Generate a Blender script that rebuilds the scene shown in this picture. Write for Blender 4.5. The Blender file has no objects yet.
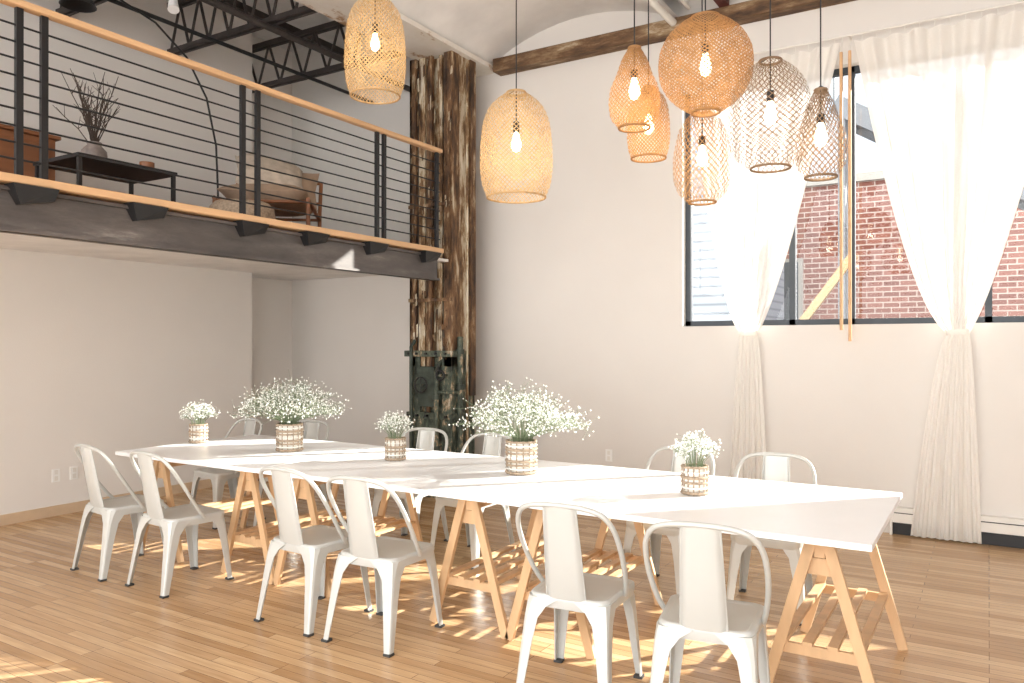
import bpy, math, random
from mathutils import Vector, Matrix, Quaternion
random.seed(7)
S=bpy.context.scene
PI=math.pi
# ---------------------------------------------------------------- materials
def newmat(name):
    m=bpy.data.materials.new(name);m.use_nodes=True
    nt=m.node_tree;b=nt.nodes['Principled BSDF'];return m,nt,b
def N(nt,t,**k):
    n=nt.nodes.new(t)
    for a,v in k.items():
        if a in n.inputs.keys(): n.inputs[a].default_value=v
        else: setattr(n,a,v)
    return n
def c4(c): return (c[0],c[1],c[2],1)
def mat(name,col,rough=.5,metal=0,var=.06,scale=8,bump=0,bscale=60,spec=.5,stretch=(1,1,1)):
    m,nt,b=newmat(name)
    tc=N(nt,'ShaderNodeTexCoord');mp=N(nt,'ShaderNodeMapping');mp.inputs['Scale'].default_value=stretch
    nt.links.new(tc.outputs['Object'],mp.inputs[0])
    no=N(nt,'ShaderNodeTexNoise');no.inputs['Scale'].default_value=scale;no.inputs['Detail'].default_value=5
    nt.links.new(mp.outputs[0],no.inputs['Vector'])
    r=N(nt,'ShaderNodeValToRGB');r.color_ramp.elements[0].position=.3;r.color_ramp.elements[1].position=.7
    r.color_ramp.elements[0].color=c4([x*(1-var) for x in col]);r.color_ramp.elements[1].color=c4([min(1,x*(1+var)) for x in col])
    nt.links.new(no.outputs['Fac'],r.inputs[0]);nt.links.new(r.outputs[0],b.inputs['Base Color'])
    b.inputs['Roughness'].default_value=rough;b.inputs['Metallic'].default_value=metal
    b.inputs['Specular IOR Level'].default_value=spec
    if bump:
        n2=N(nt,'ShaderNodeTexNoise');n2.inputs['Scale'].default_value=bscale;nt.links.new(mp.outputs[0],n2.inputs['Vector'])
        bp=N(nt,'ShaderNodeBump');bp.inputs['Strength'].default_value=bump;bp.inputs['Distance'].default_value=.01
        nt.links.new(n2.outputs['Fac'],bp.inputs['Height']);nt.links.new(bp.outputs[0],b.inputs['Normal'])
    return m
srgb=lambda *c: tuple((((v/255+.055)/1.055)**2.4 if v/255>.04045 else v/255/12.92) for v in c)
WALL=mat('wall_paint',srgb(231,227,222),.85,var=.015,scale=1.5,bump=.08,bscale=90,spec=.2)
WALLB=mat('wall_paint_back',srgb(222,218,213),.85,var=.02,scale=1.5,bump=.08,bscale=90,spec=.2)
CEIL=mat('ceiling_paint',srgb(228,226,224),.8,var=.08,scale=3,bump=.3,bscale=12,spec=.2)
CHAIR=mat('chair_metal_paint',srgb(193,195,192),.3,.1,var=.03,scale=5)
TABLE=mat('table_laminate',srgb(244,245,247),.28,var=.01)
PINE=mat('pine_wood',srgb(206,170,130),.5,var=.14,scale=14,stretch=(1,1,.15))
RAILW=mat('rail_wood',srgb(214,174,132),.45,var=.12,scale=12,stretch=(1,.1,1))
BLACK=mat('black_steel',srgb(38,38,40),.45,.3,var=.2)
JOIST=mat('joist_steel',srgb(66,60,58),.6,.2,var=.3,scale=6)
REDB=mat('red_timber',srgb(86,38,32),.7,var=.35,scale=5)
RUBBER=mat('rubber',srgb(60,60,60),.8)
CREAM=mat('cream_metal',srgb(228,225,219),.4,var=.02)
BASE=mat('baseboard_wood',srgb(205,180,150),.6)
WHITEP=mat('white_plastic',srgb(240,240,238),.4,var=.01)
STEMG=mat('stem_green',srgb(128,142,112),.7,var=.2)
TWIG=mat('twig_brown',srgb(70,58,50),.8,var=.2)
PETAL=mat('petal_white',srgb(240,241,236),.8,var=.02)
BASKET=mat('basket_weave',srgb(160,142,122),.8,var=.3,scale=60)
BASKW=mat('basket_cream',srgb(222,218,210),.7,var=.08,scale=40)
GREYM=mat('frame_grey',srgb(62,68,74),.5,.3,var=.1)
LEATH=mat('leather_tan',srgb(160,138,118),.7,var=.25,scale=7)
PILLOW=mat('pillow_fabric',srgb(180,168,154),.9,var=.2,scale=14)
WALNUT=mat('walnut_wood',srgb(130,82,50),.5,var=.3,scale=8,stretch=(1,.2,1))
CERAM=mat('grey_ceramic',srgb(120,110,105),.5,var=.3,scale=20)
DKGREEN=mat('dark_green_iron',srgb(62,70,62),.6,.2,var=.4,scale=14,bump=.4,bscale=30)
def bamboo(name,col,tl):
    m,nt,b=newmat(name)
    no=N(nt,'ShaderNodeTexNoise');no.inputs['Scale'].default_value=25
    r=N(nt,'ShaderNodeValToRGB');r.color_ramp.elements[0].position=.3;r.color_ramp.elements[1].position=.7
    r.color_ramp.elements[0].color=c4([x*.7 for x in col]);r.color_ramp.elements[1].color=c4(col)
    tc=N(nt,'ShaderNodeTexCoord');nt.links.new(tc.outputs['Object'],no.inputs['Vector'])
    nt.links.new(no.outputs['Fac'],r.inputs[0]);nt.links.new(r.outputs[0],b.inputs['Base Color']);b.inputs['Roughness'].default_value=.6
    t=N(nt,'ShaderNodeBsdfTranslucent');nt.links.new(r.outputs[0],t.inputs['Color'])
    mx=N(nt,'ShaderNodeMixShader');mx.inputs[0].default_value=tl
    nt.links.new(b.outputs[0],mx.inputs[1]);nt.links.new(t.outputs[0],mx.inputs[2])
    nt.links.new(mx.outputs[0],nt.nodes['Material Output'].inputs[0]);return m
BAM=bamboo('bamboo_strip',srgb(224,192,144),.4)
BAM2=bamboo('bamboo_strip_dark',srgb(150,122,94),.2)
BAM3=bamboo('bamboo_strip_brown',srgb(192,148,98),.35)
# curtain
m,nt,b=newmat('sheer_curtain');b.inputs['Base Color'].default_value=c4(srgb(252,249,243));b.inputs['Roughness'].default_value=.9
wv=N(nt,'ShaderNodeTexNoise');wv.inputs['Scale'].default_value=300
tr=N(nt,'ShaderNodeBsdfTranslucent');tr.inputs[0].default_value=c4(srgb(250,247,243))
mx=N(nt,'ShaderNodeMixShader');mx.inputs[0].default_value=.3
nt.links.new(b.outputs[0],mx.inputs[1]);nt.links.new(tr.outputs[0],mx.inputs[2])
tp=N(nt,'ShaderNodeBsdfTransparent');mx2=N(nt,'ShaderNodeMixShader')
mr=N(nt,'ShaderNodeMapRange');mr.inputs[3].default_value=.06;mr.inputs[4].default_value=.25
nt.links.new(wv.outputs['Fac'],mr.inputs[0]);nt.links.new(mr.outputs[0],mx2.inputs[0])
nt.links.new(mx.outputs[0],mx2.inputs[1]);nt.links.new(tp.outputs[0],mx2.inputs[2]);nt.links.new(mx2.outputs[0],nt.nodes['Material Output'].inputs[0])
CURT=m
# glass
m,nt,b=newmat('window_glass');g=N(nt,'ShaderNodeBsdfGlossy');g.inputs['Roughness'].default_value=.02
tp=N(nt,'ShaderNodeBsdfTransparent');tp.inputs[0].default_value=(.97,.98,.98,1);mx=N(nt,'ShaderNodeMixShader');fr=N(nt,'ShaderNodeFresnel')
mr=N(nt,'ShaderNodeMath',operation='MULTIPLY');mr.inputs[1].default_value=.5
nt.links.new(fr.outputs[0],mr.inputs[0]);nt.links.new(mr.outputs[0],mx.inputs[0]);nt.links.new(tp.outputs[0],mx.inputs[1]);nt.links.new(g.outputs[0],mx.inputs[2]);nt.links.new(mx.outputs[0],nt.nodes['Material Output'].inputs[0])
GLASS=m
# bulb
m,nt,b=newmat('bulb_warm');b.inputs['Base Color'].default_value=(1,.85,.6,1);b.inputs['Emission Color'].default_value=(1,.8,.52,1);b.inputs['Emission Strength'].default_value=10
BULB=m
# floor planks
m,nt,b=newmat('maple_floor')
tc=N(nt,'ShaderNodeTexCoord');br=N(nt,'ShaderNodeTexBrick');br.offset=.37;br.offset_frequency=3
br.inputs['Color1'].default_value=c4(srgb(222,189,148));br.inputs['Color2'].default_value=c4(srgb(184,146,104));br.inputs['Mortar'].default_value=c4(srgb(116,84,58))
br.inputs['Scale'].default_value=1;br.inputs['Mortar Size'].default_value=.0015;br.inputs['Brick Width'].default_value=.95;br.inputs['Row Height'].default_value=.058;br.inputs['Bias'].default_value=-.05
nt.links.new(tc.outputs['Object'],br.inputs['Vector'])
mp=N(nt,'ShaderNodeMapping');mp.inputs['Scale'].default_value=(1.2,16,1);nt.links.new(tc.outputs['Object'],mp.inputs[0])
no=N(nt,'ShaderNodeTexNoise');no.inputs['Scale'].default_value=3;no.inputs['Detail'].default_value=6;nt.links.new(mp.outputs[0],no.inputs['Vector'])
r=N(nt,'ShaderNodeValToRGB');r.color_ramp.elements[0].position=.25;r.color_ramp.elements[1].position=.75;r.color_ramp.elements[0].color=(.72,.67,.62,1);r.color_ramp.elements[1].color=(1,1,1,1)
nt.links.new(no.outputs['Fac'],r.inputs[0])
mm=N(nt,'ShaderNodeMix',data_type='RGBA',blend_type='MULTIPLY');mm.inputs[0].default_value=.9
nt.links.new(br.outputs['Color'],mm.inputs[6]);nt.links.new(r.outputs[0],mm.inputs[7]);nt.links.new(mm.outputs[2],b.inputs['Base Color'])
b.inputs['Roughness'].default_value=.26
bp=N(nt,'ShaderNodeBump');bp.inputs['Strength'].default_value=.15;bp.inputs['Distance'].default_value=.003
nt.links.new(br.outputs['Fac'],bp.inputs['Height']);bp.invert=True;nt.links.new(bp.outputs[0],b.inputs['Normal'])
FLOOR=m
# outside brick
m,nt,b=newmat('red_brick');tc=N(nt,'ShaderNodeTexCoord');mp=N(nt,'ShaderNodeMapping');mp.inputs['Rotation'].default_value=(PI/2,0,0)
br=N(nt,'ShaderNodeTexBrick');br.inputs['Color1'].default_value=c4(srgb(130,84,72));br.inputs['Color2'].default_value=c4(srgb(106,62,52));br.inputs['Mortar'].default_value=c4(srgb(166,152,144))
br.inputs['Scale'].default_value=1;br.inputs['Brick Width'].default_value=.28;br.inputs['Row Height'].default_value=.1;br.inputs['Mortar Size'].default_value=.011
nt.links.new(tc.outputs['Object'],mp.inputs[0]);nt.links.new(mp.outputs[0],br.inputs['Vector']);nt.links.new(br.outputs['Color'],b.inputs['Base Color']);b.inputs['Roughness'].default_value=.9
BRICK=m
m,nt,b=newmat('grey_siding');tc=N(nt,'ShaderNodeTexCoord');w=N(nt,'ShaderNodeTexWave',bands_direction='Z');w.inputs['Scale'].default_value=2.2
r=N(nt,'ShaderNodeValToRGB');r.color_ramp.elements[0].color=c4(srgb(100,108,118));r.color_ramp.elements[1].color=c4(srgb(134,142,152));r.color_ramp.elements[1].position=.3
nt.links.new(tc.outputs['Object'],w.inputs['Vector']);nt.links.new(w.outputs['Fac'],r.inputs[0]);nt.links.new(r.outputs[0],b.inputs['Base Color']);SIDING=m
def peel(name,stops,sc,stretch,rough=.7,bump=.5):
    m,nt,b=newmat(name);tc=N(nt,'ShaderNodeTexCoord');mp=N(nt,'ShaderNodeMapping');mp.inputs['Scale'].default_value=stretch
    nt.links.new(tc.outputs['Object'],mp.inputs[0])
    no=N(nt,'ShaderNodeTexNoise');no.inputs['Scale'].default_value=sc;no.inputs['Detail'].default_value=10;no.inputs['Roughness'].default_value=.7
    nt.links.new(mp.outputs[0],no.inputs['Vector'])
    r=N(nt,'ShaderNodeValToRGB');e=r.color_ramp.elements
    e[0].position=stops[0][0];e[0].color=c4(stops[0][1]);e[1].position=stops[-1][0];e[1].color=c4(stops[-1][1])
    for p,c in stops[1:-1]:
        q=e.new(p);q.color=c4(c)
    nt.links.new(no.outputs['Fac'],r.inputs[0]);nt.links.new(r.outputs[0],b.inputs['Base Color']);b.inputs['Roughness'].default_value=rough
    bp=N(nt,'ShaderNodeBump');bp.inputs['Strength'].default_value=bump;bp.inputs['Distance'].default_value=.01;nt.links.new(no.outputs['Fac'],bp.inputs['Height']);nt.links.new(bp.outputs[0],b.inputs['Normal'])
    return m
COLC=peel('peeling_cream',[(.36,srgb(66,48,34)),(.44,srgb(120,90,60)),(.49,srgb(152,126,94)),(.53,srgb(192,178,152)),(.64,srgb(212,204,188))],5,(2.5,2.5,.5),.7,.3)
COLR=peel('peeling_rust',[(.36,srgb(38,29,23)),(.46,srgb(80,57,38)),(.55,srgb(118,86,56)),(.60,srgb(156,134,104)),(.7,srgb(204,194,174))],6,(2.5,2.5,.5),.7,.3)
COLG=peel('peeling_green',[(.36,srgb(34,36,32)),(.46,srgb(62,70,60)),(.55,srgb(90,98,84)),(.58,srgb(146,124,94)),(.68,srgb(196,190,176))],8,(1.5,1.5,.8))
BEAM=peel('aged_steel',[(.3,srgb(60,56,55)),(.5,srgb(84,79,77)),(.62,srgb(104,98,95)),(.74,srgb(144,138,133))],2.5,(1,.5,2.5),.5,.15)
GIRD=peel('girder_paint',[(.3,srgb(100,64,40)),(.4,srgb(168,134,100)),(.45,srgb(222,216,206)),(.7,srgb(232,230,226))],2.5,(1,.6,1),.7,.2)
TIMB=peel('old_timber',[(.35,srgb(56,38,26)),(.5,srgb(104,76,50)),(.60,srgb(142,118,88)),(.7,srgb(196,184,164))],4,(.5,2,2))
# ---------------------------------------------------------------- mesh builder
class MB:
    def __init__(s): s.v=[];s.f=[];s.m=[];s.sm=[];s.mats=[]
    def mi(s,mat):
        if mat not in s.mats: s.mats.append(mat)
        return s.mats.index(mat)
    def add(s,vs,fs,mat,smooth=False):
        o=len(s.v);s.v+= [tuple(v) for v in vs];i=s.mi(mat)
        for f in fs: s.f.append([o+k for k in f]);s.m.append(i);s.sm.append(smooth)
    def box(s,x0,x1,y0,y1,z0,z1,mat):
        v=[(x0,y0,z0),(x1,y0,z0),(x1,y1,z0),(x0,y1,z0),(x0,y0,z1),(x1,y0,z1),(x1,y1,z1),(x0,y1,z1)]
        s.add(v,[(3,2,1,0),(4,5,6,7),(0,1,5,4),(1,2,6,5),(2,3,7,6),(3,0,4,7)],mat)
    def bar(s,p,q,w,h,mat,up=(0,0,1)):
        p=Vector(p);q=Vector(q);d=(q-p).normalized();u=Vector(up)
        if abs(d.dot(u))>.98:u=Vector((1,0,0))
        a=d.cross(u).normalized();b=a.cross(d)
        v=[]
        for c in (p,q):
            for i,j in((-1,-1),(1,-1),(1,1),(-1,1)): v.append(c+a*w/2*i+b*h/2*j)
        s.add(v,[(3,2,1,0),(4,5,6,7),(0,1,5,4),(1,2,6,5),(2,3,7,6),(3,0,4,7)],mat)
    def tube(s,pts,r,mat,n=8,cap=True,smooth=True):
        pts=[Vector(p) for p in pts];rs=r if isinstance(r,(list,tuple)) else [r]*len(pts)
        d=(pts[1]-pts[0]).normalized();u=Vector((0,0,1)) if abs(d.z)<.9 else Vector((1,0,0))
        a=d.cross(u).normalized();vs=[];L=len(pts)
        for i,p in enumerate(pts):
            d2=((pts[min(i+1,L-1)]-pts[max(i-1,0)])).normalized()
            a=(a-d2*a.dot(d2)).normalized();b=d2.cross(a)
            for k in range(n):
                t=2*PI*k/n;vs.append(p+(a*math.cos(t)+b*math.sin(t))*rs[i])
        fs=[(i*n+k,i*n+(k+1)%n,(i+1)*n+(k+1)%n,(i+1)*n+k) for i in range(L-1) for k in range(n)]
        s.add(vs,fs,mat,smooth)
        if cap: s.add(vs[:n],[tuple(range(n))[::-1]],mat);s.add(vs[-n:],[tuple(range(n))],mat)
    def lathe(s,prof,mat,n=24,c=(0,0,0),smooth=True):
        vs=[];L=len(prof)
        for r,z in prof:
            for k in range(n):
                t=2*PI*k/n;vs.append((c[0]+r*math.cos(t),c[1]+r*math.sin(t),c[2]+z))
        s.add(vs,[(i*n+k,i*n+(k+1)%n,(i+1)*n+(k+1)%n,(i+1)*n+k) for i in range(L-1) for k in range(n)],mat,smooth)
    def octa(s,c,r,mat):
        x,y,z=c;v=[(x+r,y,z),(x-r,y,z),(x,y+r,z),(x,y-r,z),(x,y,z+r),(x,y,z-r)]
        s.add(v,[(0,2,4),(2,1,4),(1,3,4),(3,0,4),(2,0,5),(1,2,5),(3,1,5),(0,3,5)],mat,True)
    def loft(s,rings,mat,smooth=False,cap=True):
        n=len(rings[0]);vs=[p for r in rings for p in r]
        s.add(vs,[(i*n+k,i*n+(k+1)%n,(i+1)*n+(k+1)%n,(i+1)*n+k) for i in range(len(rings)-1) for k in range(n)],mat,smooth)
        if cap: s.add(rings[0],[tuple(range(n))[::-1]],mat);s.add(rings[-1],[tuple(range(n))],mat)
    def mesh(s,name):
        me=bpy.data.meshes.new(name);me.from_pydata(s.v,[],s.f)
        for m in s.mats: me.materials.append(m)
        for i,p in enumerate(me.polygons): p.material_index=s.m[i];p.use_smooth=s.sm[i]
        me.update();return me
    def obj(s,name,parent=None,loc=(0,0,0),bevel=0):
        return place(s.mesh(name),name,parent,loc,0,bevel)
def place(me,name,parent=None,loc=(0,0,0),rz=0,bevel=0):
    o=bpy.data.objects.new(name,me);S.collection.objects.link(o);o.location=loc;o.rotation_euler[2]=rz
    if parent:o.parent=parent
    if bevel:
        b=o.modifiers.new('b','BEVEL');b.width=bevel;b.segments=2;b.limit_method='ANGLE'
    return o
def empty(name,loc=(0,0,0),rz=0):
    o=bpy.data.objects.new(name,None);o.empty_display_size=.1;S.collection.objects.link(o);o.location=loc;o.rotation_euler[2]=rz;return o
def sbox(name,x0,x1,y0,y1,z0,z1,mat,parent=None,bevel=0):
    b=MB();b.box(x0,x1,y0,y1,z0,z1,mat);return b.obj(name,parent,bevel=bevel)
# ---------------------------------------------------------------- room shell
XL,XR2,YB,YF,ZC=-7.08,3.6,6.97,-3.0,4.72
YE=5.93
sbox('floor',-7.9,XR2+.2,YF,YB+.25,-.2,0,FLOOR)
W0,W1,WZ0,WZ1=-2.42,2.3,1.69,3.86
b=MB();Y1=YB+.25
b.box(-7.9,W0,YB,Y1,0,5.4,WALLB);b.box(W1,XR2+.2,YB,Y1,0,5.4,WALLB);b.box(W0,W1,YB,Y1,0,WZ0,WALLB);b.box(W0,W1,YB,Y1,WZ1,5.4,WALLB)
b.obj('wall_back')
b=MB();b.box(-7.9,XL,YF,YE,0,5.4,WALL);b.box(-7.9,-7.57,YE,YB,0,5.4,WALL);b.obj('wall_left')
sbox('wall_right',XR2,XR2+.2,YF,YB,0,5.4,WALL)  # out of view; made solid to keep direct sun off the floor
b=MB();b.box(-4.95,XR2,YF,YB,ZC+.1,ZC+.25,CEIL);b.box(-7.9,-4.95,YF,YB,5.25,5.4,CEIL)
def vault(x0,x1,zs,zc):
    n=16;a=[];c=[]
    for i in range(n+1):
        t=i/n;z=zs+(zc-zs)*math.sin(PI*t)**.7;a.append((x0+(x1-x0)*t,YF,z));c.append((x0+(x1-x0)*t,YB,z))
    b.add(a+c,[(i,i+1,n+2+i,n+1+i) for i in range(n)],CEIL,True)
vault(-4.5,-2.4,4.5,4.8)
xs=[-2.4,-1.98,-1.05,-.1,.9,1.9,2.9,3.6]
for a_,c_ in zip(xs,xs[1:]): vault(a_,c_,4.64,4.78)
b.obj('ceiling')
sbox('baseboard_left',XL,XL+.018,YF,YE,0,.09,BASE)
sbox('baseboard_back',-7.57,-.68,YB-.018,YB,0,.09,WALLB)
sbox('trim_beam',-4.42,XR2,YB-.16,YB,4.37,4.51,TIMB,bevel=.01)
for i,x in enumerate([-1.98,-1.05,-.1,.9,1.9,2.9]):
    sbox('ceiling_joist',x-.045,x+.045,YF,YB-.17,4.5,ZC,REDB)
b=MB();b.tube([(-2.45,YF,4.46),(-2.45,YB-.17,4.46)],.035,CREAM,12);b.tube([(-2.3,YF,4.56),(-2.3,YB-.17,4.56)],.018,CREAM,8);b.obj('ceiling_pipe')
b=MB();b.box(-4.98,-4.45,YF,YB,4.42,4.46,GIRD);b.box(-4.98,-4.45,YF,YB,4.69,4.72,GIRD);b.box(-4.95,-4.88,YF,YB,4.46,5.25,GIRD)
b.box(-4.72,-4.5,YF,YB,4.46,4.70,GIRD)
b.obj('roof_girder')
for y in (1.4,2.1,2.9,3.8,4.9,6.1):
    b=MB();z0,z1=4.48,4.95;x0,x1=-7.55 if y>5.98 else -7.07,-4.99
    for yy in(-.03,.03):
        b.bar((x0,y+yy,z0),(x1,y+yy,z0),.03,.045,JOIST);b.bar((x0,y+yy,z1),(x1,y+yy,z1),.03,.05,JOIST)
    n=7
    for i in range(n):
        a=x0+(x1-x0)*i/n;c=x0+(x1-x0)*(i+1)/n;mid=(a+c)/2
        b.tube([(a,y,z0),(mid,y,z1)],.015,JOIST,6);b.tube([(mid,y,z1),(c,y,z0)],.015,JOIST,6)
    b.obj('roof_truss')
b=MB()
for x in(-6.6,-5.9,-5.3):b.bar((x,YF,5.02),(x,YB,5.02),.06,.07,JOIST)
b.obj('roof_purlins')
b=MB();b.tube([(-5.6,YF,4.42),(-5.6,YB,4.42)],.03,JOIST,10);b.tube([(-6.2,YF,4.38),(-6.2,YB,4.38)],.02,BLACK,8);b.obj('conduit_pipe')
for (y) in (3.0,3.9):
    b=MB();b.tube([(-5.6,y,4.385),(-5.6,y,4.3)],.008,WHITEP,8);b.tube([(-5.6,y,4.32),(-5.55,y-.03,4.2)],[.03,.045],WHITEP,14);b.obj('track_spotlight')
# ---------------------------------------------------------------- column
b=MB();ZT=4.42
b.box(-5.03,-4.95,6.2,6.25,1.3,ZT,COLR);b.box(-4.93,-4.85,6.22,6.27,1.3,ZT,COLC);b.box(-4.79,-4.75,6.2,6.25,1.3,ZT,COLR);b.box(-4.69,-4.65,6.24,6.27,1.3,ZT,COLC);b.box(-4.60,-4.5,6.2,6.25,1.3,ZT,COLR)
b.box(-5.0,-4.53,6.3,6.33,.9,ZT,COLC);b.box(-5.03,-5.0,6.2,6.6,.9,ZT,COLR);b.box(-4.55,-4.5,6.25,6.33,1.3,ZT,COLR)
b.box(-4.53,-4.51,6.33,6.6,.9,ZT,COLC);b.box(-4.53,-4.485,6.50,6.6,1.0,ZT,COLR);b.box(-5.0,-4.5,6.57,6.6,.9,ZT,COLR)
for i in range(27):
    z=i*.16+.1
    for x in(-4.99,-4.57): b.octa((x,6.2,z),.012,COLR)
    b.octa((-4.485,6.55,z),.012,COLR)
for x,r in((-4.82,.022),(-4.62,.012),(-4.945,.012)): b.tube([(x,6.24,.3),(x,6.24,4.3)],r,COLR if r>.02 else BLACK,10)
b.tube([(-4.47,6.42,.0),(-4.47,6.42,4.35)],.014,COLC,8)
for z in (1.95,2.9): b.box(-5.04,-4.49,6.188,6.2,z,z+.035,COLR)
rnd=random.Random(3)
for i in range(190):
    x=rnd.choice([rnd.uniform(-5.02,-4.84),rnd.uniform(-4.80,-4.51)]);z=rnd.uniform(1.4,4.35);h=rnd.uniform(.03,.16);w=rnd.uniform(.01,.04);y=6.195
    o=rnd.uniform(.003,.02);mt=rnd.choice([COLC,COLR])
    b.add([(x,y,z),(x+w,y-o,z+.01),(x+w*.8,y-o*.6,z+h),(x+.002,y,z+h*.9)],[(0,1,2,3)],mt)
b.box(-5.03,-4.9,6.2,6.27,0,1.42,COLG);b.box(-4.62,-4.5,6.2,6.27,0,1.42,COLG);b.box(-5.0,-4.5,6.27,6.6,0,1.42,COLG)
b.box(-5.06,-4.47,6.16,6.62,0,.2,COLG);b.box(-5.06,-4.47,6.15,6.4,1.40,1.46,COLG);b.box(-5.05,-4.48,6.17,6.4,.78,.84,COLG);b.box(-4.9,-4.7,6.17,6.3,.9,1.3,DKGREEN);b.box(-4.9,-4.62,6.2,6.3,.2,.78,COLG)
for x in(-5.0,-4.9,-4.78,-4.66,-4.54):
    for z in(.24,.81,1.43): b.tube([(x,6.17,z),(x,6.135,z)],.014,BLACK,6)
b.tube([(-4.47,6.3,.1),(-4.47,6.3,1.6)],.03,COLG,10);b.tube([(-4.65,6.15,.2),(-4.65,6.15,1.25),(-4.65,6.2,1.33),(-4.65,6.27,1.36)],.026,COLG,10);b.tube([(-4.96,6.14,.2),(-4.96,6.14,1.5),(-4.96,6.2,1.56)],.02,DKGREEN,10)
b.tube([(-4.65,6.15,1.05),(-4.47,6.2,1.05),(-4.47,6.3,1.05)],.018,COLG,8)
for z in(.45,.75,1.1,1.45): b.tube([(-4.47,6.3,z-.025),(-4.47,6.3,z+.025)],.045,DKGREEN,10)
for z in(.5,1.0): b.tube([(-4.65,6.15,z-.02),(-4.65,6.15,z+.02)],.04,DKGREEN,10)
for cx,cz,rr in((-4.80,1.12,.075),(-4.56,1.22,.05)):
    b.tube([(cx+rr*math.cos(t*PI/8),6.09,cz+rr*math.sin(t*PI/8)) for t in range(17)],.009,BLACK,6,False)
    b.tube([(cx,6.2,cz),(cx,6.08,cz)],.014,COLG,8);b.bar((cx-rr,6.09,cz),(cx+rr,6.09,cz),.009,.009,BLACK);b.bar((cx,6.09,cz-rr),(cx,6.09,cz+rr),.009,.009,BLACK)
b.obj('steel_column',bevel=.004)
# ---------------------------------------------------------------- mezzanine
XM=-4.445
b=MB();b.box(-7.57,-5.08,YE+.005,YB,2.33,2.42,CEIL);b.box(-5.08,XM-.06,YE+.005,6.15,2.33,2.355,CEIL);b.obj('ceiling_recess')
mz=empty('mezzanine')
sbox('deck',XL,XM-.06,YF,YE,2.36,2.42,WALNUT,mz)
sbox('soffit',XL,XM-.06,YF,YE,2.33,2.36,CEIL,mz)
b=MB();b.box(XM-.06,XM-.03,YF,YE,2.13,2.37,BEAM);b.box(XM-.1,XM,YF,YE,2.13,2.15,BEAM);b.box(XM-.1,XM,YF,YE,2.35,2.37,BEAM);b.obj('steel_channel',mz)
sbox('wood_edge',XM-.14,XM+.05,YF,YE,2.385,2.43,RAILW,mz,bevel=.005)
b=MB()
for y in(-1,.4,1.3,2.23,2.9,3.7,4.3,5.0,5.75):
    v=[(XM-.03,y-.12,2.38),(XM-.03,y+.12,2.38),(XM-.03,y+.12,2.32),(XM-.03,y-.06,2.28),(XM+.07,y-.12,2.38),(XM+.07,y+.12,2.38),(XM+.02,y+.12,2.32),(XM+.02,y-.06,2.28)]
    b.add(v,[(0,1,2,3),(7,6,5,4),(0,4,5,1),(1,5,6,2),(2,6,7,3),(3,7,4,0)],BLACK)
b.obj('edge_brackets',mz)
rl=empty('mezzanine_railing')
b=MB();b.box(XM-.03,XM+.04,YF,YE,3.335,3.375,RAILW);b.obj('handrail',rl,bevel=.012)
b=MB()
for y in(-2.4,-1.0,.4,1.0,2.17,2.30,3.64,3.77,5.04,5.13,5.88): b.box(XM-.013,XM+.013,y-.018,y+.018,2.431,3.335,BLACK)
for i in range(9): z=2.52+i*.09;b.tube([(XM,YF,z),(XM,YE,z)],.006,BLACK,8)
b.obj('posts_and_rods',rl)
b=MB();b.tube([(-4.8,4.3,2.328),(-4.8,4.3,2.24)],.012,CREAM,8);b.lathe([(.0,-.1),(.025,-.09),(.02,-.07),(.008,-.06)],CREAM,12,(-4.8,4.3,2.33));b.obj('fire_sprinkler')
ZD=2.422
b=MB();b.box(-6.75,-6.3,2.45,3.35,ZD+.12,ZD+.72,WALNUT);b.box(-6.30,-6.285,2.5,2.88,ZD+.25,ZD+.67,WALNUT);b.box(-6.30,-6.285,2.92,3.3,ZD+.25,ZD+.67,WALNUT)
b.box(-6.78,-6.27,2.42,3.38,ZD+.72,ZD+.75,WALNUT)
for x in(-6.72,-6.33):
    for y in(2.48,3.32): b.box(x-.02,x+.02,y-.02,y+.02,ZD,ZD+.12,BLACK)
b.obj('wood_sideboard',bevel=.006)
b=MB();b.box(-5.55,-5.0,2.8,3.52,ZD+.32,ZD+.345,BLACK)
for x in(-5.53,-5.02):
    for y in(2.82,3.50): b.box(x-.012,x+.012,y-.012,y+.012,ZD,ZD+.32,BLACK)
b.box(-5.52,-5.03,2.83,3.5,ZD+.1,ZD+.115,BLACK);b.obj('coffee_table')
bk=empty('branch_vase',(-5.3,3.08,ZD+.346))
b=MB();b.lathe([(.0,0),(.055,0),(.085,.05),(.08,.1),(.045,.14),(.05,.16),(.04,.16),(.035,.13)],CERAM,20);b.obj('vase',bk)
b=MB()
for i in range(28):
    a=random.uniform(0,2*PI);sp=random.uniform(.05,.30);h=random.uniform(.3,.6);p=[(0,0,.1)]
    for k in range(1,5):
        t=k/4;p.append((math.cos(a)*sp*t**1.3+random.uniform(-.015,.015),math.sin(a)*sp*t**1.3+random.uniform(-.015,.015),.1+h*t))
    b.tube(p,[.0045,.004,.0035,.003,.002],TWIG,5)
    for q in range(4):
        k=random.randint(2,3);e=Vector(p[k])+Vector((random.uniform(-.07,.07),random.uniform(-.07,.07),random.uniform(.05,.12)));b.tube([p[k],e],[.0025,.0015],TWIG,4)
b.obj('branches',bk)
b=MB();b.tube([(-5.12,3.36,ZD+.346),(-5.12,3.36,ZD+.4)],.05,WALNUT,16);b.obj('wood_bowl')
b=MB();b.lathe([(.0,0),(.2,0),(.24,.04),(.25,.1),(.24,.16),(.2,.2),(0,.2)],BASKET,28,(-4.95,4.05,ZD));b.obj('wicker_pouf')
lc=empty('lounge_chair',(-5.4,4.72,ZD),math.radians(38))
b=MB()
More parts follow.
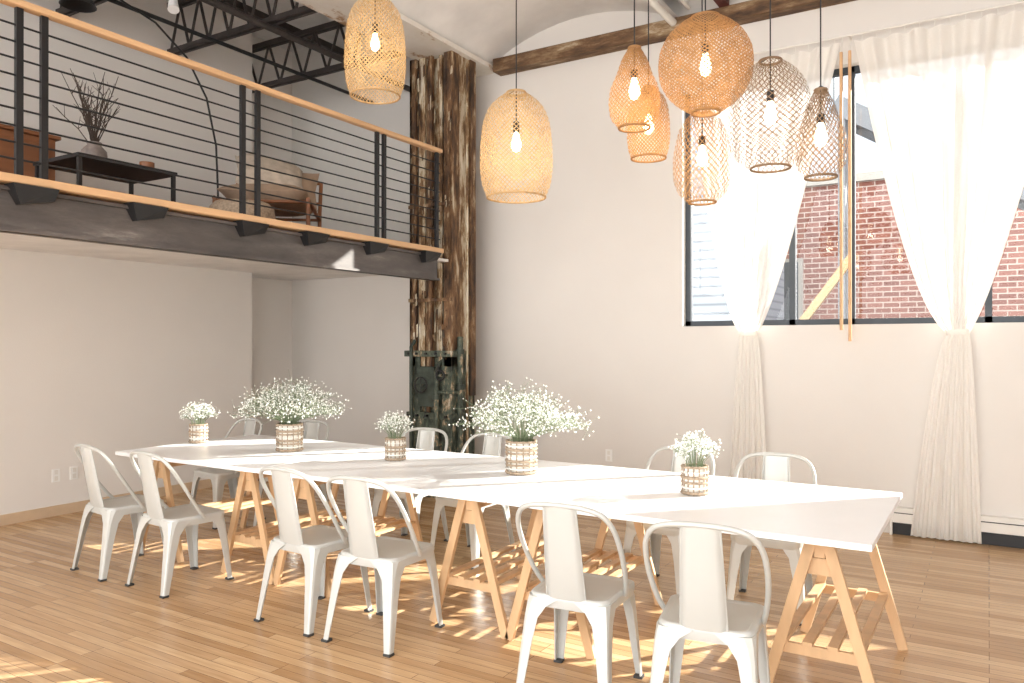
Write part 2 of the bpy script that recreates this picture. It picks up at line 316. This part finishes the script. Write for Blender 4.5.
for x in(-.38,.38):
    b.tube([(x,-.36,.012),(x,-.36,.32)],.018,WALNUT,8);b.tube([(x,.36,.012),(x,.36,.3),(x,.46,.62)],.018,WALNUT,8);b.tube([(x,-.38,.32),(x,.36,.26)],.018,WALNUT,8)
for y,z in((-.36,.3),(.36,.26),(.46,.62),(.40,.42)): b.tube([(-.38,y,z),(.38,y,z)],.014,WALNUT,8)
b.obj('frame',lc)
def pillow(name,parent,loc,rot,w,h,d,mt):
    b=MB();n=12;vs=[];fs=[]
    for sgn in(1,-1):
        o=len(vs)
        for i in range(n+1):
            for j in range(n+1):
                u=i/n*2-1;v=j/n*2-1;t=((1-u**4)*(1-v**4))**.6
                k=1-.08*(1-abs(u))*abs(v);l=1-.08*(1-abs(v))*abs(u)
                vs.append((u*w/2*l,v*h/2*k,sgn*t*d/2))
        for i in range(n):
            for j in range(n):
                q=(o+i*(n+1)+j,o+(i+1)*(n+1)+j,o+(i+1)*(n+1)+j+1,o+i*(n+1)+j+1);fs.append(q if sgn>0 else q[::-1])
    b.add(vs,fs,mt,True);o=b.obj(name,parent,loc);o.rotation_euler=rot;return o
pillow('seat_cushion',lc,(0,0,.37),(math.radians(-4),0,0),.74,.72,.2,LEATH)
pillow('back_cushion',lc,(0,.36,.52),(math.radians(68),0,0),.74,.42,.2,LEATH)
pillow('pillow',lc,(.0,.0,.58),(math.radians(40),math.radians(8),math.radians(20)),.6,.5,.24,PILLOW)
al=empty('arc_floor_lamp',(-5.95,4.0,ZD))
b=MB();b.tube([(0,.6,0),(0,.6,.03)],.16,BLACK,24)
pp=[(0,.6,.03),(0,.6,.5),(0,.58,.9),(0,.48,1.3),(0,.28,1.6),(0,-.02,1.8),(0,-.35,1.88),(0,-.65,1.82)]
b.tube(pp,.009,BLACK,8);b.obj('arc_stand',al)
b=MB();b.lathe([(.02,0),(.08,-.05),(.13,-.14),(.125,-.14),(.07,-.05)],BLACK,20,(0,-.67,1.84));b.obj('lamp_shade',al)
# ---------------------------------------------------------------- window
b=MB();fy0,fy1=YB+.08,YB+.14
b.box(W0,W1,fy0,fy1,WZ0,WZ0+.05,GREYM);b.box(W0,W1,fy0,fy1,WZ1-.05,WZ1,GREYM);b.box(W0,W0+.05,fy0,fy1,WZ0,WZ1,GREYM);b.box(W1-.05,W1,fy0,fy1,WZ0,WZ1,GREYM)
for x in(-1.46,-.98,-.0,1.0): b.box(x-.025,x+.025,fy0,fy1,WZ0,WZ1,GREYM)
wn=empty('window_1');b.obj('frame',wn)
sbox('glass',W0+.05,W1-.05,YB+.105,YB+.112,WZ0+.05,WZ1-.05,GLASS,wn)
# ---------------------------------------------------------------- curtains
def curtain(tl,tr,cl,cr,fl,fr,zt=4.0,zk=1.62):
    e=empty('sheer_curtain');b=MB();nc,rows=120,80;vs=[];nf=9
    for i in range(rows+1):
        z=zt+(0.015-zt)*i/rows
        if z>zk:
            t=(z-zk)/(zt-zk);x0=cl+(tl-cl)*t**.62;x1=cr+(tr-cr)*t**.78;A=.012+.022*t
        else:
            t=(zk-z)/zk;x0=cl+(fl-cl)*t**.65;x1=cr+(fr-cr)*t**.65;A=.006+.009*t
        for j in range(nc+1):
            u=j/nc;ph=2*PI*nf*u
            y=A*math.sin(ph+.5*math.sin(z*1.3))+.5*A*math.sin(2*PI*3.3*u+1+z*.8)
            vs.append((x0+(x1-x0)*u+.004*math.sin(ph*1.7),6.87+max(-.07,min(.07,y)),z))
    b.add(vs,[(i*(nc+1)+j,i*(nc+1)+j+1,(i+1)*(nc+1)+j+1,(i+1)*(nc+1)+j) for i in range(rows) for j in range(nc)],CURT,True)
    b.obj('fabric',e)
    b=MB();c=(cl+cr)/2;w=(cr-cl)/2+.012;ring=[(c+w*math.cos(2*PI*k/20),6.87+.05*math.sin(2*PI*k/20)) for k in range(20)]
    b.loft([[(x,y,zk-.02) for x,y in ring],[(x,y,zk+.02) for x,y in ring]],CURT,True,False);b.obj('tieback',e)
curtain(-2.33,-1.04,-1.86,-1.72,-1.98,-1.62)
curtain(-.93,.52,-.27,-.13,-.53,-.05)
e=empty('curtain_rod');b=MB();b.tube([(-2.5,6.87,4.06),(2.4,6.87,4.06)],.009,CREAM,8)
for i in range(30):
    x=-2.33+i*.104
    if -1.04<x<-.93: continue
    b.tube([(x,6.87,4.05),(x,6.87,4.002)],.003,CREAM,5)
for x in(-2.4,-.97,.6,2.3): b.tube([(x,6.87,4.06),(x,YB,4.06)],.008,CREAM,6)
b.obj('rod_and_hooks',e)
for x in(-1.02,-.955): 
    b=MB();b.tube([(x,6.78,3.9),(x,6.78,1.64 if x<-1 else 1.55)],.013,RAILW,10);b.tube([(x,6.78,3.9),(x,6.86,4.045)],.004,CREAM,6);b.obj('wooden_curtain_wand')
e=empty('baseboard_heater');b=MB();b.box(-.66,3.4,6.9,YB,.1,.22,CREAM);b.box(-.66,3.4,6.93,YB,.0,.1,BLACK);b.box(-.68,-.66,6.89,YB,0,.225,CREAM);b.box(-.66,3.4,6.893,6.9,.175,.182,BLACK);b.obj('cover_and_shadow_strip',e,bevel=.003)  # black strip below the cream cover stands in for the shadow under it
for y in(3.77,3.93):
    b=MB();b.box(XL,XL+.008,y-.035,y+.035,.30,.415,WHITEP);b.box(XL+.008,XL+.010,y-.016,y+.016,.31,.35,CREAM);b.box(XL+.008,XL+.010,y-.016,y+.016,.365,.405,CREAM);b.obj('wall_outlet',bevel=.002)
b=MB();b.box(-3.2,-3.13,YB-.008,YB,.38,.495,WHITEP);b.box(-3.18,-3.15,YB-.010,YB-.008,.39,.43,CREAM);b.box(-3.18,-3.15,YB-.010,YB-.008,.445,.485,CREAM);b.obj('wall_outlet',bevel=.002)
# ---------------------------------------------------------------- tables
for i,(x0,x1) in enumerate([(-5.31,-3.835),(-3.83,-2.145),(-2.14,-.38)]):
    sbox('trestle_table',x0,x1,3.24,4.47,.735,.762,TABLE,None,.003)
b=MB()
y0,y1=3.42,4.33
b.box(-.05,.05,y0-.05,y1+.05,.70,.734,PINE);b.box(-.02,.02,y0,y1,.64,.70,PINE)
for y in(y0,y1):
    for s_ in(-1,1): b.bar((s_*.035,y,.70),(s_*.235,y,.002),.045,.024,PINE,up=(0,1,0))
    b.bar((-.17,y+.02,.24),(.17,y+.02,.24),.018,.045,PINE);b.bar((-.07,y+.02,.6),(.07,y+.02,.6),.018,.07,PINE)
for x in(-.15,-.05,.05,.15): b.bar((x,y0,.27),(x,y1,.27),.04,.018,PINE)
tm=b.mesh('trestle')
for x in(-5.05,-4.12,-3.62,-2.37,-1.88,-.6): place(tm,'wooden_trestle',None,(x,0,0),0)
# ---------------------------------------------------------------- chair
b=MB()
def rrect(w0,w1,d0,d1,r,z,n=5):
    cs=[(w1-r,d1-r,0),(-w1+r,d1-r,PI/2),(-w0+r,d0+r,PI),(w0-r,d0+r,1.5*PI)];o=[]
    for cx,cy,a in cs:
        for k in range(n+1): t=a+PI/2*k/n;o.append((cx+r*math.cos(t),cy+r*math.sin(t),z))
    return o
rings=[rrect(.178,.192,-.178,.192,.05,.395),rrect(.184,.198,-.184,.198,.055,.43),rrect(.182,.196,-.182,.196,.055,.447),rrect(.172,.186,-.172,.186,.05,.452),rrect(.155,.168,-.155,.168,.045,.445)]
b.loft(rings,CHAIR,True,False);b.add(rings[-1],[tuple(range(len(rings[-1])))],CHAIR);b.add(rings[1],[tuple(range(len(rings[1])))[::-1]],CHAIR)
for sx,sy,fx,fy in((1,1,.215,.225),(-1,1,.215,.225),(1,-1,.215,.255),(-1,-1,.215,.255)):
    rg=[]
    for z,s_ in((.435,.15),(.40,.10),(.35,.068),(.25,.054),(.1,.042),(.0,.034)):
        t=1-z/.435;ox=sx*(.188+(fx-.188)*t);oy=sy*(.188+(fy-.188)*t);th=.006;c=s_*.28
        L=[(0,-c),(-c*.3,-c*.3),(-c,0),(-s_,0),(-s_,-th),(-c,-th),(-c*.3-th,-c*.3-th),(-th,-c),(-th,-s_),(0,-s_)]
        pts=[(ox+sx*px,oy+sy*py,z) for px,py in L]
        if sx*sy<0: pts=pts[::-1]
        rg.append(pts)
    b.loft(rg,CHAIR)
    ox,oy=sx*(fx-.016),sy*(fy-.016);b.box(ox-.02,ox+.02,oy-.02,oy+.02,0,.012,RUBBER)
P=[(-.196,.03,.43),(-.212,-.02,.49),(-.226,-.09,.59),(-.228,-.155,.69),(-.216,-.205,.77),(-.18,-.238,.825),(-.11,-.256,.85),(0,-.262,.856)]
P+= [(-x,y,z) for x,y,z in P[::-1][1:]]
def cat(P,k=4):
    o=[];P=[Vector(p) for p in P]
    for i in range(len(P)-1):
        p0=P[max(i-1,0)];p1=P[i];p2=P[i+1];p3=P[min(i+2,len(P)-1)]
        for j in range(k):
            t=j/k;o.append(.5*((2*p1)+(-p0+p2)*t+(2*p0-5*p1+4*p2-p3)*t*t+(-p0+3*p1-3*p2+p3)*t**3))
    o.append(P[-1]);return o
b.tube(cat(P),.0115,CHAIR,10)
rg=[]
for i in range(9):
    t=i/8;z=.44+(.85-.44)*t;y=-.178-.08*t**.8;w=.088-.016*t;q=[]
    for k in range(7): u=k/6*2-1;q.append((u*w,y-.012*(1-u*u),z))
    for k in range(7): u=1-k/6*2;q.append((u*w,y-.012*(1-u*u)+.004,z))
    rg.append(q)
b.loft(rg,CHAIR,True)
for s_ in(-1,1): b.tube([(s_*.088,-.18,.45),(s_*.072,-.256,.848)],.005,CHAIR,6)
b.bar((-.17,-.17,.40),(.17,.17,.40),.02,.006,CHAIR);b.bar((.17,-.17,.393),(-.17,.17,.393),.02,.006,CHAIR)
cm=b.mesh('dining_chair')
front=[(-5.05,3.15,6),(-4.42,3.15,4),(-3.23,3.16,2),(-2.72,3.16,-3),(-1.55,3.12,-5),(-.95,3.08,-8)]
for x,y,a in front: place(cm,'dining_chair',None,(x,y,0),math.radians(-a))
back=[(-5.62,4.42,-6),(-5.0,4.6,3),(-3.76,4.62,5),(-3.15,4.58,-4),(-1.70,4.6,-6),(-1.08,4.62,5)]
for x,y,a in back: place(cm,'dining_chair',None,(x,y,0),PI+math.radians(a))
# ---------------------------------------------------------------- flowers
def flowers(name,x,y,big):
    e=empty(name,(x,y,.762))
    r,h=(.088,.2) if big else (.064,.15)
    b=MB();nst=28
    b.lathe([(0,.004),(r*.93,.004),(r*.95,h*.5),(r*.93,h*.96)],BASKW,24)
    rows=int(h/.022)
    for i in range(rows):
        z=.012+i*(h-.02)/(rows-1)
        pts=[]
        for k in range(nst*2+1):
            t=2*PI*k/(nst*2);rr=r*(.98+.035*(1 if (k+i)%2 else -1));pts.append((rr*math.cos(t),rr*math.sin(t),z))
        b.tube(pts,.0065 if i%3 else .009,BASKET if (i%3!=1) else BASKW,5,False)
    for k in range(nst//2):
        t=2*PI*k/(nst//2);b.tube([(r*math.cos(t),r*math.sin(t),.002),(r*1.0*math.cos(t),r*math.sin(t),h)],.004,BASKET,5)
    b.obj('woven_vase',e)
    b=MB();ns=170 if big else 46;R=.41 if big else .125;Hh=.31 if big else .14
    for i in range(ns):
        a=random.uniform(0,2*PI);q=random.uniform(.03,1)**.55;hz=(1-q*q*.8)*random.uniform(.5,1)*Hh+.03
        tip=Vector((math.cos(a)*q*R,math.sin(a)*q*R,h+hz));base=Vector((math.cos(a)*r*.6*q,math.sin(a)*r*.6*q,h*.5))
        mid=Vector((math.cos(a)*r*.8*q,math.sin(a)*r*.8*q,h+.02));m2=mid.lerp(tip,.6)+Vector((0,0,.02))
        b.tube([base,mid,m2,tip],[.0016,.0014,.001,.0008],STEMG,3,False)
        for k in range(12 if big else 9):
            o=m2.lerp(tip,random.uniform(-.2,1));g=.05 if big else .03
            p=o+Vector((random.gauss(0,g*.7),random.gauss(0,g*.7),random.gauss(.01,g*.5)))
            if p.z<h*.9: p.z=h*.9+.01
            b.tube([o,p],.0007,STEMG,3,False);b.octa(p,random.uniform(.004,.0075),PETAL)
    b.obj('babys_breath',e)
flowers('flower_vase',-5.22,3.86,False)
flowers('flower_vase',-4.27,3.91,True)
flowers('flower_vase',-3.34,3.97,False)
flowers('flower_vase',-2.36,3.95,True)
flowers('flower_vase',-1.28,3.87,False)
# ---------------------------------------------------------------- pendants
def pendant(x,y,zb,w,h,prof,mt,n,rows,turn,width,power,cordz=4.72):
    e=empty('woven_pendant_lamp',(x,y,0))
    def rad(t):
        for i in range(len(prof)-1):
            if prof[i][0]<=t<=prof[i+1][0]:
                a,c=prof[i],prof[i+1];s_=(t-a[0])/(c[0]-a[0])
                return (a[1]+(c[1]-a[1])*s_)*w/2
        return prof[-1][1]*w/2
    rs=[rad(i/40) for i in range(41)]
    for _ in range(3): rs=[rs[0]]+[(rs[i-1]+rs[i]*2+rs[i+1])/4 for i in range(1,40)]+[rs[-1]]
    def R(t): i=min(39,int(t*40));f=t*40-i;return rs[i]*(1-f)+rs[i+1]*f
    b=MB()
    for d in(1,-1):
        for s_ in range(n):
            vs=[];a0=2*PI*s_/n
            for i in range(rows+1):
                t=i/rows;a=a0+d*turn*2*PI*t;rr=R(t)+d*.0015*math.cos(i*PI);z=zb+h*t
                dr=(R(min(1,t+.02))-R(max(0,t-.02)))/(.04*h)
                ta=Vector((-math.sin(a)*rr*d*turn*2*PI/h+math.cos(a)*dr,math.cos(a)*rr*d*turn*2*PI/h+math.sin(a)*dr,1)).normalized()
                nn=Vector((math.cos(a),math.sin(a),-dr)).normalized();sd=ta.cross(nn)*width/2
                c=Vector((rr*math.cos(a),rr*math.sin(a),z));vs+=[c-sd,c+sd]
            b.add(vs,[(2*i,2*i+1,2*i+3,2*i+2) for i in range(rows)],mt)
    for t in(0,1):
        rr=R(t);b.tube([(rr*math.cos(2*PI*k/32),rr*math.sin(2*PI*k/32),zb+h*t) for k in range(33)],.006,mt,6,False)
    b.obj('woven_shade',e)
    b=MB();zt=zb+h
    b.tube([(0,0,zb+h*.72),(0,0,cordz)],.0035,BLACK,6);b.tube([(0,0,zb+h*.72),(0,0,zb+h*.62)],.018,BLACK,12)
    b.tube([(R(1),0,zt),(0,0,zt+.02),(-R(1),0,zt)],.003,BLACK,5);b.lathe([(.05,-.03),(.05,0),(0,0)],BLACK,16,(0,0,cordz))
    b.obj('cord_and_socket',e)
    b=MB();z0=zb+h*.62;b.lathe([(.013,0),(.02,-.03),(.029,-.06),(.03,-.08),(.02,-.105),(0,-.115)],BULB,14,(0,0,z0));b.obj('bulb',e)
    l=bpy.data.lights.new('bulb_light','POINT');l.energy=power;l.color=(1,.8,.56);l.shadow_soft_size=.035
    lo=bpy.data.objects.new('bulb_light',l);S.collection.objects.link(lo);lo.parent=e;lo.location=(0,0,z0-.06-.1)
egg=[(0,.8),(.12,.94),(.3,1),(.5,.98),(.7,.92),(.84,.78),(.94,.52),(1,.25)]
ball=[(0,.3),(.08,.58),(.2,.82),(.35,.97),(.5,1),(.65,.97),(.8,.82),(.92,.58),(1,.3)]
cyl=[(0,.45),(.08,.78),(.25,.97),(.5,.98),(.78,.8),(.92,.55),(1,.25)]
bott=[(0,.6),(.12,.92),(.32,1),(.5,.92),(.65,.7),(.85,.5),(1,.22)]
pendant(-3.42,3.86,3.15,.40,.66,egg,BAM,44,40,.5,.0048,2.8)
pendant(-2.34,3.86,2.38,.425,.61,egg,BAM,46,40,.5,.0048,2.8)
pendant(-1.58,3.80,2.66,.27,.42,bott,BAM3,36,30,.5,.0045,1.6)
pendant(-1.64,4.15,2.58,.24,.40,egg,BAM3,36,30,.5,.0045,1.4)
pendant(-1.22,3.86,2.70,.47,.48,ball,BAM3,54,40,.5,.0055,2)
pendant(-1.33,4.15,2.30,.32,.50,cyl,BAM3,30,34,.45,.0038,1.2)
pendant(-.9,3.86,2.38,.41,.52,cyl,BAM2,34,34,.5,.0035,1)
pendant(-.67,3.86,2.31,.235,.41,bott,BAM2,26,30,.5,.004,.8)
# ---------------------------------------------------------------- outside
sbox('ground_outside',-25,30,YB+.25,40,-1.2,-1.0,mat('asphalt',srgb(110,108,106),.9,var=.1))
TRIM=mat('stone_trim',srgb(150,146,140),.8)
b=MB();b.box(-5.5,22,16,17,-1,4.6,BRICK);b.box(-.6,22,15.9,16,-1,6.0,BRICK);b.box(-5.6,-.6,15.9,17.1,4.6,4.75,TRIM)
for x in(-3.9,1.2,3.0):
    b.box(x,x+.8,15.86,16.0,1.6,3.2,TRIM);b.box(x+.07,x+.73,15.85,15.87,1.67,3.13,GREYM)
b.obj('brick_building')
b=MB();b.box(-12,-3.25,12,15,-1,6,SIDING);b.obj('siding_building')
b=MB();FE=mat('galvanised_steel',srgb(92,96,102),.5,.3,var=.1)
for dy in(0,.8):
    b.bar((-1.9,12+dy,5.0),(3.1,12+dy,1.8),.06,.26,FE);b.bar((-1.9,12+dy,5.9),(3.1,12+dy,2.7),.04,.04,FE)
    for i in range(11):
        t=i/10;x=-1.9+5*t;z=5.0-3.2*t;b.bar((x,12+dy,z),(x,12+dy,z+.9),.03,.03,FE)
for i in range(22):
    t=(i+.5)/22;x=-1.9+5*t;z=5.0-3.2*t;b.box(x-.13,x+.13,12,12.8,z,z+.03,FE)
for x,z in((-1.8,4.9),(3.0,1.8)):
    b.box(x-.05,x+.05,12,12.1,-1,z,FE);b.box(x-.05,x+.05,12.7,12.8,-1,z,FE)
b.obj('fire_escape_stairs')
b=MB();YEL=mat('yellow_timber',srgb(150,126,92),.6)
b.bar((-2.6,11,1.2),(-1.5,11,2.7),.1,.1,YEL);b.bar((-2.9,11,1.25),(.6,11,1.25),.12,.14,YEL);b.bar((-2.7,11,-1),(-2.7,11,1.3),.12,.12,YEL);b.bar((.4,11,-1),(.4,11,1.3),.12,.12,YEL);b.obj('timber_shoring')
# ---------------------------------------------------------------- light
w=bpy.data.worlds.new('World');S.world=w;w.use_nodes=True;nt=w.node_tree;bg=nt.nodes['Background']
tc=N(nt,'ShaderNodeTexCoord');sx=N(nt,'ShaderNodeSeparateXYZ');nt.links.new(tc.outputs['Generated'],sx.inputs[0])
mr=N(nt,'ShaderNodeMapRange');mr.inputs[1].default_value=-.3;mr.inputs[2].default_value=.4;mr.inputs[3].default_value=4.6;mr.inputs[4].default_value=1.25
nt.links.new(sx.outputs[1],mr.inputs[0]);nt.links.new(mr.outputs[0],bg.inputs[1])
cr=N(nt,'ShaderNodeValToRGB');cr.color_ramp.elements[0].position=.35;cr.color_ramp.elements[0].color=(1,.985,.965,1);cr.color_ramp.elements[1].position=.75;cr.color_ramp.elements[1].color=(.82,.91,1,1)
m2=N(nt,'ShaderNodeMapRange');m2.inputs[1].default_value=-1;m2.inputs[2].default_value=1;nt.links.new(sx.outputs[1],m2.inputs[0]);nt.links.new(m2.outputs[0],cr.inputs[0]);nt.links.new(cr.outputs[0],bg.inputs[0])
sd=bpy.data.lights.new('sun','SUN');sd.energy=30;sd.angle=math.radians(.6);sd.color=(1,.95,.87)
so=bpy.data.objects.new('sun',sd);S.collection.objects.link(so);d=Vector((-.62,-.66,-.42));so.rotation_euler=d.to_track_quat('-Z','Y').to_euler();so.location=(8,14,8)
# ---------------------------------------------------------------- camera
cd=bpy.data.cameras.new('camera');cd.sensor_width=36;cd.lens=776.6/1024*36;co=bpy.data.objects.new('camera',cd);S.collection.objects.link(co)
co.location=(0,0,1.53);co.rotation_euler=(math.radians(90.16),0,math.radians(31.54));S.camera=co;cd.clip_end=200
S.view_settings.view_transform='Standard';S.view_settings.exposure=.28
